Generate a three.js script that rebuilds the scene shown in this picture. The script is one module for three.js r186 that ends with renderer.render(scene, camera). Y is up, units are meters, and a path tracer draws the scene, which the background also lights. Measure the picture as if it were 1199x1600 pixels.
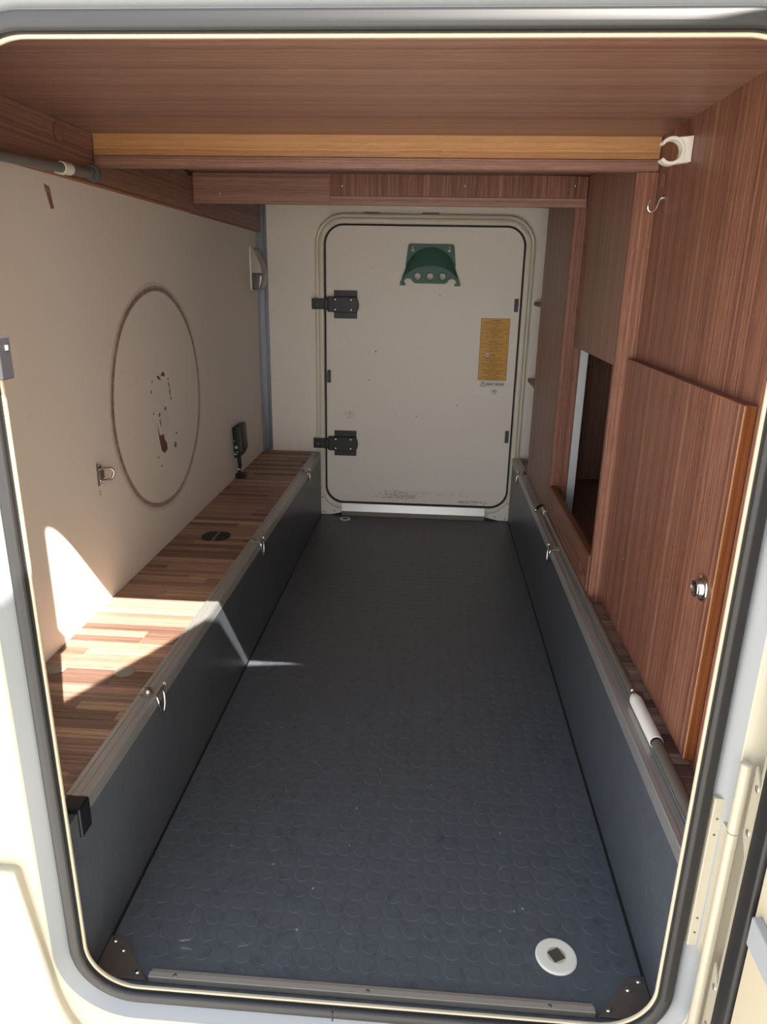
import * as THREE from 'three';
import { RoundedBoxGeometry } from 'three/addons/geometries/RoundedBoxGeometry.js';
import { mergeGeometries, mergeVertices, toCreasedNormals } from 'three/addons/utils/BufferGeometryUtils.js';

// ------------------------------------------------------------------ camera, sky, sun, exposure
const scene = new THREE.Scene();
const camera = new THREE.PerspectiveCamera(2 * Math.atan(800 / 1109) * 180 / Math.PI, 1199 / 1600, 0.02, 200);
camera.position.set(0, 0.9337, 0.6894);
camera.rotation.order = 'YXZ';
camera.rotation.set(-0.3148, 0.0651, 0.0188);
scene.add(camera);

const renderer = new THREE.WebGLRenderer({ antialias: true });
renderer.toneMapping = THREE.LinearToneMapping;
renderer.toneMappingExposure = 3.25;
renderer.shadowMap.enabled = true;

{ // clear summer sky, brighter and paler towards the horizon
  const w = 64, h = 128, data = new Float32Array(w * h * 4);
  for (let j = 0; j < h; j++) {
    const up = Math.max(0, Math.sin(((j + 0.5) / h - 0.5) * Math.PI)), k = Math.pow(1 - up, 2.2);
    for (let i = 0; i < w; i++) {
      const o = (j * w + i) * 4;
      data[o] = 0.36 + 1.39 * k; data[o + 1] = 0.46 + 1.26 * k; data[o + 2] = 0.62 + 1.06 * k; data[o + 3] = 1;
    }
  }
  const sky = new THREE.DataTexture(data, w, h, THREE.RGBAFormat, THREE.FloatType);
  sky.mapping = THREE.EquirectangularReflectionMapping; sky.magFilter = THREE.LinearFilter; sky.needsUpdate = true;
  scene.background = sky; scene.environment = sky;
}
const SUN = new THREE.Vector3(0.547, 1.25, 1.0);                    // towards the sun
const sun = new THREE.DirectionalLight(new THREE.Color(1, 0.95, 0.85), 5.8);
sun.position.copy(SUN).multiplyScalar(4); sun.target.position.set(0, 0, 0);
sun.castShadow = true; sun.shadow.radius = 0.6; sun.shadow.mapSize.set(2048, 2048);
Object.assign(sun.shadow.camera, { left: -5, right: 5, top: 5, bottom: -5, near: 0.1, far: 20 });
scene.add(sun, sun.target);

// ------------------------------------------------------------------ helpers
let seed = 12345;
const rnd = () => { seed = (seed * 1664525 + 1013904223) >>> 0; return seed / 4294967296; };
const rr = (a, b) => a + (b - a) * rnd();
const taken = {};
function numbered(name) { const n = taken[name] = (taken[name] ?? -1) + 1; return n ? name + '_' + String(n).padStart(3, '0') : name; }
function put(name, geo, mat, parent) { const m = new THREE.Mesh(geo, mat); m.name = name; m.castShadow = m.receiveShadow = true; parent.add(m); return m; }
function thing(name, label, category, group) { const g = new THREE.Group(); g.name = numbered(name); g.userData = { label, category }; if (group) g.userData.group = group; scene.add(g); return g; }
function single(name, geo, mat, label, category, group) { const m = put(numbered(name), geo, mat, scene); m.userData = { label, category }; if (group) m.userData.group = group; return m; }
function structure(name, label) { const g = new THREE.Group(); g.name = name; g.userData = { kind: 'structure', label, category: name.split('_')[0] }; scene.add(g); return g; }
function structureMesh(name, geo, mat, label) { const m = put(name, geo, mat, scene); m.userData = { kind: 'structure', label, category: name.split('_')[0] }; return m; }
// uv in metres, v along the grain axis
function planar(geo, grain = 'y', du = 0, dv = 0) {
  const g = geo.index ? geo.toNonIndexed() : geo, p = g.attributes.position, n = g.attributes.normal, uv = new Float32Array(p.count * 2);
  for (let i = 0; i < p.count; i += 3) {
    const nx = Math.abs(n.getX(i) + n.getX(i + 1) + n.getX(i + 2)), ny = Math.abs(n.getY(i) + n.getY(i + 1) + n.getY(i + 2)), nz = Math.abs(n.getZ(i) + n.getZ(i + 1) + n.getZ(i + 2));
    const axes = nx >= ny && nx >= nz ? ['z', 'y'] : ny >= nz ? ['x', 'z'] : ['x', 'y'];
    let [a, b] = axes; if (a === grain) [a, b] = [b, a];
    for (let k = i; k < i + 3; k++) {
      const c = { x: p.getX(k), y: p.getY(k), z: p.getZ(k) };
      uv[2 * k] = c[a] + du; uv[2 * k + 1] = c[b] + dv;
    }
  }
  g.setAttribute('uv', new THREE.BufferAttribute(uv, 2));
  return g;
}
function box(x0, x1, y0, y1, z0, z1, r = 0.0012, grain = 'y', du = 0, dv = 0, seg = 1) {
  const w = x1 - x0, h = y1 - y0, d = z1 - z0; r = Math.min(r, w / 2.05, h / 2.05, d / 2.05);
  const g = r > 0 ? new RoundedBoxGeometry(w, h, d, seg, r) : new THREE.BoxGeometry(w, h, d);
  g.translate((x0 + x1) / 2, (y0 + y1) / 2, (z0 + z1) / 2);
  return planar(g, grain, du, dv);
}
function rrect(x0, x1, y0, y1, r, Kind = THREE.Shape) {
  const s = new Kind();
  s.moveTo(x0 + r, y0); s.lineTo(x1 - r, y0); s.absarc(x1 - r, y0 + r, r, -Math.PI / 2, 0); s.lineTo(x1, y1 - r); s.absarc(x1 - r, y1 - r, r, 0, Math.PI / 2);
  s.lineTo(x0 + r, y1); s.absarc(x0 + r, y1 - r, r, Math.PI / 2, Math.PI); s.lineTo(x0, y0 + r); s.absarc(x0 + r, y0 + r, r, Math.PI, Math.PI * 1.5);
  return s;
}
// a ring between two offsets of a rounded rectangle, from z0 to z1
function ring(R, o0, o1, z0, z1, bevel = 0, seg = 3) {
  const b = bevel, s = rrect(R.x0 - o1 + b, R.x1 + o1 - b, R.y0 - o1 + b, R.y1 + o1 - b, R.r + o1 - b);
  s.holes.push(rrect(R.x0 - o0 - b, R.x1 + o0 + b, R.y0 - o0 - b, R.y1 + o0 + b, Math.max(0.004, R.r + o0 + b), THREE.Path));
  const g = new THREE.ExtrudeGeometry(s, { depth: z1 - z0 - 2 * b, bevelEnabled: b > 0, bevelSize: b, bevelThickness: b, bevelSegments: seg, curveSegments: 14 });
  g.translate(0, 0, z0 + b);
  return toCreasedNormals(g, 0.6);
}
// a thin sloping band between two offsets at two depths
function loftRing(R, o0, z0, o1, z1) {
  const N = 16, outline = (o) => { const q = []; for (const [cx, cy, a] of [[R.x1 - R.r, R.y0 + R.r, -Math.PI / 2], [R.x1 - R.r, R.y1 - R.r, 0], [R.x0 + R.r, R.y1 - R.r, Math.PI / 2], [R.x0 + R.r, R.y0 + R.r, Math.PI]]) for (let i = 0; i <= N; i++) { const t = a + i / N * Math.PI / 2; q.push([cx + (R.r + o) * Math.cos(t), cy + (R.r + o) * Math.sin(t)]); } return q; };
  const t = 0.002, rows = [[o0, z0], [o1, z1], [o1 + t, z1 - t], [o0 + t, z0 - t]].map(([o, z]) => outline(o).map(([x, y]) => [x, y, z])), n = rows[0].length, pos = rows.flat(2), idx = [];
  for (let r = 0; r < 4; r++) for (let i = 0; i < n; i++) { const a = r * n + i, b = r * n + (i + 1) % n, c = ((r + 1) % 4) * n + i, d = ((r + 1) % 4) * n + (i + 1) % n; idx.push(a, b, c, b, d, c); }
  const g = new THREE.BufferGeometry(); g.setAttribute('position', new THREE.Float32BufferAttribute(pos, 3)); g.setIndex(idx); g.computeVertexNormals();
  return toCreasedNormals(g, 0.5);
}
function extrude(shape, z0, z1, bevel = 0, seg = 2, curve = 12) {
  const g = new THREE.ExtrudeGeometry(shape, { depth: z1 - z0 - 2 * bevel, bevelEnabled: bevel > 0, bevelSize: bevel, bevelThickness: bevel, bevelOffset: -bevel, bevelSegments: seg, curveSegments: curve });
  g.translate(0, 0, z0 + bevel); return g;
}
function cyl(a, b, r0, r1 = r0, seg = 18) {
  const A = new THREE.Vector3(...a), B = new THREE.Vector3(...b), d = B.clone().sub(A);
  const g = new THREE.CylinderGeometry(r1, r0, d.length(), seg);
  g.applyQuaternion(new THREE.Quaternion().setFromUnitVectors(new THREE.Vector3(0, 1, 0), d.normalize()));
  g.translate((A.x + B.x) / 2, (A.y + B.y) / 2, (A.z + B.z) / 2); return g;
}
function tube(points, r, seg = 40, closed = false) { return new THREE.TubeGeometry(new THREE.CatmullRomCurve3(points.map((p) => new THREE.Vector3(...p)), closed, 'centripetal'), seg, r, 10, closed); }
function merge(...gs) { return mergeGeometries(gs.map((g) => { const q = (g.index ? g.toNonIndexed() : g.clone()); for (const k of Object.keys(q.attributes)) if (!['position', 'normal', 'uv'].includes(k)) q.deleteAttribute(k); return q; })); }
function dome(x, y, z, r, h, axis) { // small screw head bulging along an axis
  const pts = []; for (let i = 0; i <= 5; i++) { const t = i / 5 * Math.PI / 2; pts.push(new THREE.Vector2(Math.max(1e-5, r * Math.cos(t)), h * Math.sin(t))); }
  const g = new THREE.LatheGeometry(pts, 14);
  if (axis === 'z') g.rotateX(Math.PI / 2); else if (axis === 'x') g.rotateZ(-Math.PI / 2); else if (axis === '-x') g.rotateZ(Math.PI / 2);
  g.translate(x, y, z); return g;
}
function lathe(profile, seg = 28) { return new THREE.LatheGeometry(profile.map((p) => new THREE.Vector2(...p)), seg); }

// ------------------------------------------------------------------ textures
function noise1(n, s) { // periodic random table
  let q = s >>> 0; const t = new Float32Array(n); for (let i = 0; i < n; i++) { q = (q * 1664525 + 1013904223) >>> 0; t[i] = q / 4294967296; } return t;
}
function at1(t, x) { const n = t.length, i = Math.floor(x), f = x - i, s = f * f * (3 - 2 * f), a = t[((i % n) + n) % n], b = t[(((i + 1) % n) + n) % n]; return a + (b - a) * s; }
function noise2(n, s) { const t = noise1(n * n, s); return (x, y) => { const i = Math.floor(x), j = Math.floor(y), f = x - i, g = y - j, u = f * f * (3 - 2 * f), v = g * g * (3 - 2 * g), T = (a, b) => t[(((b % n) + n) % n) * n + (((a % n) + n) % n)]; return (T(i, j) * (1 - u) + T(i + 1, j) * u) * (1 - v) + (T(i, j + 1) * (1 - u) + T(i + 1, j + 1) * u) * v; }; }
function dataTexture(w, h, fn, srgb = true) {
  const d = new Uint8Array(w * h * 4);
  for (let j = 0; j < h; j++) for (let i = 0; i < w; i++) { const c = fn(i, j), o = (j * w + i) * 4; d[o] = Math.max(0, Math.min(255, c[0])); d[o + 1] = Math.max(0, Math.min(255, c[1])); d[o + 2] = Math.max(0, Math.min(255, c[2])); d[o + 3] = 255; }
  const t = new THREE.DataTexture(d, w, h); t.wrapS = t.wrapT = THREE.RepeatWrapping; t.magFilter = THREE.LinearFilter; t.minFilter = THREE.LinearMipmapLinearFilter; t.generateMipmaps = true;
  if (srgb) t.colorSpace = THREE.SRGBColorSpace; t.needsUpdate = true; return t;
}
// straight-grained veneer print: fine streaks across u, drawn out along v; one tile is 0.5 m by 1 m
function veneer(base, dark, light, s, k = 1) {
  const W = 1024, H = 512, a = noise1(32, s), b = noise1(96, s + 1), c = noise1(256, s + 2), d = noise1(512, s + 3), wob = noise2(16, s + 4), fl = noise2(512, s + 5), dash = noise2(256, s + 6);
  const t = dataTexture(W, H, (i, j) => {
    const w = (wob(i / W * 4, j / H * 8) - 0.5) * 5 + (wob(i / W * 16, j / H * 16) - 0.5) * 1.5, x = (i + w) / W;
    let v = (at1(a, x * 32) - 0.5) * 0.5 + (at1(b, x * 96) - 0.5) * 0.7 + (at1(c, x * 256) - 0.5) * 0.75 + (at1(d, x * 512) - 0.5) * 0.5;
    v += (dash(x * 256, j / H * 32) - 0.5) * 0.55 + (fl(i / W * 512, j / H * 128) - 0.5) * 0.32;
    v *= 1.1 * k;
    const m = v < 0 ? dark : light, q = Math.min(1, Math.abs(v));
    return [0, 1, 2].map((n) => base[n] + (m[n] - base[n]) * q);
  });
  t.repeat.set(2, 1); return t;
}
const woodMap = veneer([141, 104, 90], [104, 71, 61], [173, 137, 119], 11, 0.8);
const woodMap2 = veneer([125, 83, 67], [89, 52, 40], [163, 120, 95], 311, 0.9);
const oakMap = veneer([176, 128, 84], [146, 98, 60], [200, 156, 110], 77, 0.8);
const grainBump = dataTexture(512, 512, (() => { const n = noise2(256, 91), m = noise2(512, 92); return (i, j) => { const v = 128 + (n(i / 2, j / 10) - 0.5) * 150 + (m(i, j / 2) - 0.5) * 60; return [v, v, v]; }; })(), false);
grainBump.repeat.set(4, 4);
const woodMat = (map, tint = 0xffffff, rough = 0.42) => new THREE.MeshPhysicalMaterial({ map, color: tint, roughness: rough, bumpMap: grainBump, bumpScale: 0.00025, specularIntensity: 0.8 });
const M = {
  wood: woodMat(woodMap), wood2: woodMat(woodMap2), oak: woodMat(oakMap, 0xffffff, 0.5),
  edge: woodMat(oakMap, 0xb59680, 0.45), edgePink: woodMat(oakMap, 0xcfb4ac, 0.5),
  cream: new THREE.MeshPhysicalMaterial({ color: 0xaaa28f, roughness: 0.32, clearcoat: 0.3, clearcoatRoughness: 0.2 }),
  creamInside: new THREE.MeshPhysicalMaterial({ color: 0xdcd4c2, roughness: 0.4, clearcoat: 0.2, clearcoatRoughness: 0.3 }),
  lip: new THREE.MeshStandardMaterial({ color: 0xbdb198, roughness: 0.5 }),
  frameShadeGrey: new THREE.MeshPhysicalMaterial({ color: 0x797c7f, roughness: 0.35, clearcoat: 0.3, clearcoatRoughness: 0.25 }),  // cream frame paint greyed down, its shade put into the colour
  rubber: new THREE.MeshStandardMaterial({ color: 0x19181a, roughness: 0.48 }),
  black: new THREE.MeshStandardMaterial({ color: 0x101116, roughness: 0.42 }),
  blackLine: new THREE.MeshStandardMaterial({ color: 0x0c0c0c, roughness: 0.6 }),
  greyPlastic: new THREE.MeshStandardMaterial({ color: 0x6e6d70, roughness: 0.55 }),
  darkGrey: new THREE.MeshStandardMaterial({ color: 0x4a4b50, roughness: 0.6 }),
  steel: new THREE.MeshStandardMaterial({ color: 0xb9b7b2, roughness: 0.32, metalness: 1 }),
  chrome: new THREE.MeshStandardMaterial({ color: 0xd9d8d4, roughness: 0.12, metalness: 1 }),
  darkSteel: new THREE.MeshStandardMaterial({ color: 0x7a726a, roughness: 0.42, metalness: 0.6 }),
  white: new THREE.MeshStandardMaterial({ color: 0xe6e2d8, roughness: 0.45 }),
  cap: new THREE.MeshStandardMaterial({ color: 0xe9e6da, roughness: 0.5 }),
  green: new THREE.MeshStandardMaterial({ color: 0x3f6559, roughness: 0.5 }),
};
// brushed aluminium edge rail
const brushed = dataTexture(256, 256, (() => { const a = noise1(256, 41), n = noise2(256, 42); return (i, j) => { const v = 200 + (a[i] - 0.5) * 50 + (n(i, j / 16) - 0.5) * 40; return [v, v, v]; }; })(), false);
brushed.repeat.set(8, 2);
M.alu = new THREE.MeshStandardMaterial({ color: 0xb2b1af, roughness: 0.45, metalness: 0.6, roughnessMap: brushed });
M.aluBlue = new THREE.MeshStandardMaterial({ color: 0x888c96, roughness: 0.42, metalness: 0.7, roughnessMap: brushed });
M.aluPale = new THREE.MeshStandardMaterial({ color: 0xb9bdc0, roughness: 0.5, metalness: 0.25 });

// canvas helper: draws in metres; (u0, v0) is the lower left corner of the canvas
function canvasMap(w, h, u0, u1, v0, v1, base, draw) {
  const c = document.createElement('canvas'); c.width = w; c.height = h; const g = c.getContext('2d');
  g.fillStyle = base; g.fillRect(0, 0, w, h);
  const X = (u) => (u - u0) / (u1 - u0) * w, Y = (v) => h - (v - v0) / (v1 - v0) * h, S = w / (u1 - u0);
  draw(g, X, Y, S);
  const t = new THREE.CanvasTexture(c); t.colorSpace = THREE.SRGBColorSpace; t.wrapS = t.wrapT = THREE.ClampToEdgeWrapping; return t;
}
// gives a geometry uv from two of its axes, stretched over the canvas
function stretchUV(g, a, u0, u1, b, v0, v1) {
  const p = g.attributes.position, uv = new Float32Array(p.count * 2), get = { x: (i) => p.getX(i), y: (i) => p.getY(i), z: (i) => p.getZ(i) };
  for (let i = 0; i < p.count; i++) { uv[2 * i] = (get[a](i) - u0) / (u1 - u0); uv[2 * i + 1] = (get[b](i) - v0) / (v1 - v0); }
  g.setAttribute('uv', new THREE.BufferAttribute(uv, 2)); return g;
}
function speckle(g, n, w, h, colors, r0, r1) { for (let i = 0; i < n; i++) { g.fillStyle = colors[Math.floor(rnd() * colors.length)]; g.beginPath(); g.arc(rnd() * w, rnd() * h, rr(r0, r1), 0, 7); g.fill(); } }

// ------------------------------------------------------------------ dimensions of the garage
const H = 0.263, HC = 0.2672, XL = -0.682, XF = -0.444, XR = 0.332, ZB = -2.15, CE = 1.19;
const A = { x0: -0.430, x1: 0.311, y0: 0.022, y1: 1.128, r: 0.066 };           // clear opening at the entrance
const B = { x0: -0.421, x1: 0.319, y0: 0.054, y1: 1.128, r: 0.068 };           // far door leaf

// ------------------------------------------------------------------ ground and added parasol outside
{
  const n = noise2(256, 5), m = noise2(64, 6);
  const map = dataTexture(512, 512, (i, j) => { const v = (n(i / 2, j / 2) - 0.5) * 34 + (m(i / 8, j / 8) - 0.5) * 26; return [214 + v, 209 + v, 200 + v]; }); map.repeat.set(1, 1);
  structureMesh('floor_outside', box(-12, 12, -0.50, -0.45, -8, 14, 0, 'z'), new THREE.MeshStandardMaterial({ map, roughness: 0.9 }), 'pale gravel yard the vehicle stands on');
}
{
  const g = thing('added_parasol', 'added unseen octagonal cream parasol that shapes the sun patch inside the entrance', 'parasol');  // unseen, invented so its rim cuts the sun patch on the left bench
  const c = new THREE.Vector3(0.94065, 1.62214, 1.26426), n = new THREE.Vector3(0.3678, 1, -0.0376).normalize();
  const u = n.clone().cross(new THREE.Vector3(0, 0, 1)).normalize(), v = n.clone().cross(u), top = c.clone().addScaledVector(n, 0.2);
  const rim = []; for (let k = 0; k < 8; k++) { const t = k * Math.PI / 4 + 0.83257; rim.push(c.clone().addScaledVector(u, 0.96 * Math.cos(t)).addScaledVector(v, 0.96 * Math.sin(t))); }
  const cloth = new THREE.MeshStandardMaterial({ color: 0xe8dfc8, roughness: 0.9, side: THREE.DoubleSide });
  for (let k = 0; k < 8; k++) {
    const a = rim[k], b = rim[(k + 1) % 8], gg = new THREE.BufferGeometry(), low = n.clone().multiplyScalar(-0.004);
    const P = [top, a, b].flatMap((p) => [p.x, p.y, p.z]).concat([top, b, a].flatMap((p) => [p.x + low.x, p.y + low.y, p.z + low.z]));
    gg.setAttribute('position', new THREE.Float32BufferAttribute(P, 3)); gg.computeVertexNormals();
    put('canopy_panel', gg, cloth, g);
    put('rib', cyl(top.clone().addScaledVector(n, -0.02).toArray(), a.clone().addScaledVector(n, -0.012).toArray(), 0.006, 0.006, 8), M.steel, g);
  }
  put('pole', merge(cyl([c.x - 0.05, 0.9, c.z], top.clone().addScaledVector(n, 0.03).toArray(), 0.016), cyl([c.x - 0.05, -0.43, c.z], [c.x - 0.05, 0.92, c.z], 0.018)), M.white, g);
  put('foot', lathe([[0, 0], [0.25, 0], [0.25, 0.05], [0.03, 0.09], [0.03, 0.25], [0, 0.25]]).translate(c.x - 0.05, -0.45, c.z), M.darkGrey, g);
}

// ------------------------------------------------------------------ vehicle wall round the entrance
{
  const s = new THREE.Shape(); s.moveTo(-3, -0.2); s.lineTo(2.4, -0.2); s.lineTo(2.4, 2.4); s.lineTo(-3, 2.4); s.closePath();
  const o = 0.040; s.holes.push(rrect(A.x0 - o, A.x1 + o, A.y0 - o, A.y1 + o, A.r + o, THREE.Path));
  const g = new THREE.ExtrudeGeometry(s, { depth: 0.020, bevelEnabled: true, bevelSize: 0.005, bevelThickness: 0.005, bevelOffset: -0.001, bevelSegments: 4, curveSegments: 20 });
  g.translate(0, 0, -0.007);
  const w = structure('wall_front', 'cream painted vehicle wall around the entrance');
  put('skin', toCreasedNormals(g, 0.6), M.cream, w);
  // raised lower skirt panel that follows the entrance corner
  const k = new THREE.Shape(); k.moveTo(-1.6, -0.2); k.lineTo(-0.36, -0.2); k.lineTo(-0.36, -0.105);
  k.bezierCurveTo(-0.425, -0.085, -0.452, -0.03, -0.463, 0.03); k.lineTo(-0.489, 0.228); k.quadraticCurveTo(-0.490, 0.234, -0.496, 0.234); k.lineTo(-1.6, 0.236); k.closePath();
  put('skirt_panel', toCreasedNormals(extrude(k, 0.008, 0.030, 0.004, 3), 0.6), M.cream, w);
  // inside lining of the wall left and right of the opening
  const lining = new THREE.MeshStandardMaterial({ color: 0xcfc6b8, roughness: 0.7 });
  put('lining', merge(box(-0.70, A.x0 - 0.018, -0.03, 1.25, -0.024, -0.0125, 0), box(A.x1 + 0.018, 0.82, -0.03, 1.25, -0.024, -0.0125, 0), box(A.x0 - 0.018, A.x1 + 0.018, A.y1 + 0.018, 1.25, -0.024, -0.0125, 0)), lining, w);
}
{
  const f = structure('trim_1', 'pale frame with black rubber seal round the entrance');
  put('frame', ring(A, 0.012, 0.050, -0.0122, -0.001, 0.001), M.frameShadeGrey, f);
  put('sloped_return', loftRing(A, 0.0195, 0.0005, 0.0375, 0.0165), M.frameShadeGrey, f);
  put('frame_step', ring(A, 0.0185, 0.0225, -0.004, 0.0028, 0.0015), M.frameShadeGrey, f);
  const seal = put('rubber_seal', ring(A, 0.0028, 0.0205, -0.0045, 0.0105, 0.0065, 5), M.rubber, f);
  put('seal_joint', box(-0.1005, -0.0985, A.y0 - 0.0208, A.y0 - 0.005, 0.000, 0.0110, 0.0004), M.blackLine, seal);
  put('lip', ring(A, 0.0, 0.0036, -0.0025, 0.0022, 0.0014), M.lip, f);
}
// ------------------------------------------------------------------ floor
{
  const f = structure('floor', 'dark blue-grey studded rubber floor of the garage');
  const u0 = XF, u1 = XR, v0 = ZB, v1 = -0.01, PIT = 0.0303;
  const map = canvasMap(1024, 2048, u0, u1, v0, v1, '#53585e', (g, X, Y, S) => {
    const w = 1024, h = 2048, V = (z) => h - Y(z);                       // canvas row for depth z when v runs from ZB upwards
    const P = (x, z) => [X(x), Y(z)];
    for (let i = 0; i < 9000; i++) { g.fillStyle = ['rgba(110,114,120,.10)', 'rgba(30,34,40,.12)', 'rgba(84,82,78,.10)'][i % 3]; g.beginPath(); g.ellipse(rnd() * w, rnd() * h, rr(1, 7), rr(1, 16), rnd() * 3, 0, 7); g.fill(); }
    g.lineCap = 'round';
    for (let i = 0; i < 260; i++) { // hairline scratches
      const x = rnd() * w, y = rnd() * h, a = rnd() < 0.6 ? rr(1.2, 1.9) : rr(0, 3.1), l = rr(8, 70); g.strokeStyle = `rgba(190,194,198,${rr(0.06, 0.30)})`; g.lineWidth = rr(0.6, 1.6);
      g.beginPath(); g.moveTo(x, y); g.quadraticCurveTo(x + Math.cos(a) * l * 0.5 + rr(-4, 4), y + Math.sin(a) * l * 0.5, x + Math.cos(a) * l, y + Math.sin(a) * l); g.stroke();
    }
    for (let i = 0; i < 34; i++) { const [x, y] = P(rr(-0.42, 0.30), rr(-0.9, -0.03)); g.fillStyle = 'rgba(214,210,200,.8)'; g.beginPath(); g.ellipse(x, y, rr(1, 2.6), rr(1, 2), rnd() * 3, 0, 7); g.fill(); }
    for (let i = 0; i < 14; i++) { const [x, y] = P(rr(-0.4, -0.2), rr(-0.7, -0.2)); g.fillStyle = 'rgba(15,15,18,.8)'; g.beginPath(); g.ellipse(x, y, rr(1, 3), rr(1, 2.4), rnd() * 3, 0, 7); g.fill(); }
    for (let i = 0; i < 5; i++) { const [x, y] = P(rr(-0.36, -0.25), rr(-0.12, -0.03)); g.strokeStyle = 'rgba(206,206,200,.5)'; g.lineWidth = 1.6; g.beginPath(); g.moveTo(x, y); g.lineTo(x + rr(10, 44), y + rr(-3, 3)); g.stroke(); }
  });
  const fine = dataTexture(512, 512, (() => { const n = noise2(256, 71), m = noise2(512, 72); return (i, j) => { const v = 128 + (n(i / 2, j / 2) - 0.5) * 120 + (m(i, j) - 0.5) * 120; return [v, v, v]; }; })(), false);
  const mat = new THREE.MeshPhysicalMaterial({ map, roughness: 0.40, specularIntensity: 0.9 });
  const mat2 = new THREE.MeshPhysicalMaterial({ map, roughness: 0.36, specularIntensity: 0.9 });
  const base = box(-0.72, 0.80, -0.04, 0, ZB, -0.012, 0); stretchUV(base, 'x', u0, u1, 'z', v0, v1);
  put('floor_mat', base, mat, f);
  // raised coin studs
  const spots = [];
  for (let j = 0; j < 72; j++) for (let i = 0; i < 27; i++) {
    const x = XF + 0.020 + i * PIT, z = -0.045 - j * PIT; if (x > XR - 0.016 || z < ZB + 0.07) continue;
    if (Math.hypot(x - 0.2125, z + 0.112) < 0.046 || Math.hypot(x + 0.337, z + 2.075) < 0.04) continue;
    if (z > -0.085 && (x < -0.385 || x > 0.27)) continue;
    spots.push([x, z]);
  }
  const prof = [[0.0128, -0.0001], [0.0124, 0.0003], [0.0118, 0.00042], [0.0110, 0.00032], [0.0001, 0.00032]];
  const proto = lathe(prof, 26);
  spots.forEach(([x, z], k) => { if (k < 300) { const g = proto.clone().translate(x, 0, z); stretchUV(g, 'x', u0, u1, 'z', v0, v1); put('floor_stud', g, mat2, f); } });
  const low = lathe(prof, 14), far = put('far_floor_studs', stretchUV(merge(...spots.slice(300).map(([x, z]) => low.clone().translate(x, 0, z))), 'x', u0, u1, 'z', v0, v1), mat2, f);
  far.userData.kind = 'stuff';
  put('sealant_bead', merge(cyl([XF + 0.0005, 0.0005, -2.10], [XF + 0.0005, 0.0005, -0.026], 0.0032, 0.0032, 8)), M.blackLine, f);
  put('sealant_bead', merge(cyl([XR - 0.0005, 0.0005, -2.10], [XR - 0.0005, 0.0005, -0.026], 0.0032, 0.0032, 8)), M.blackLine, f);
}
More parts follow.
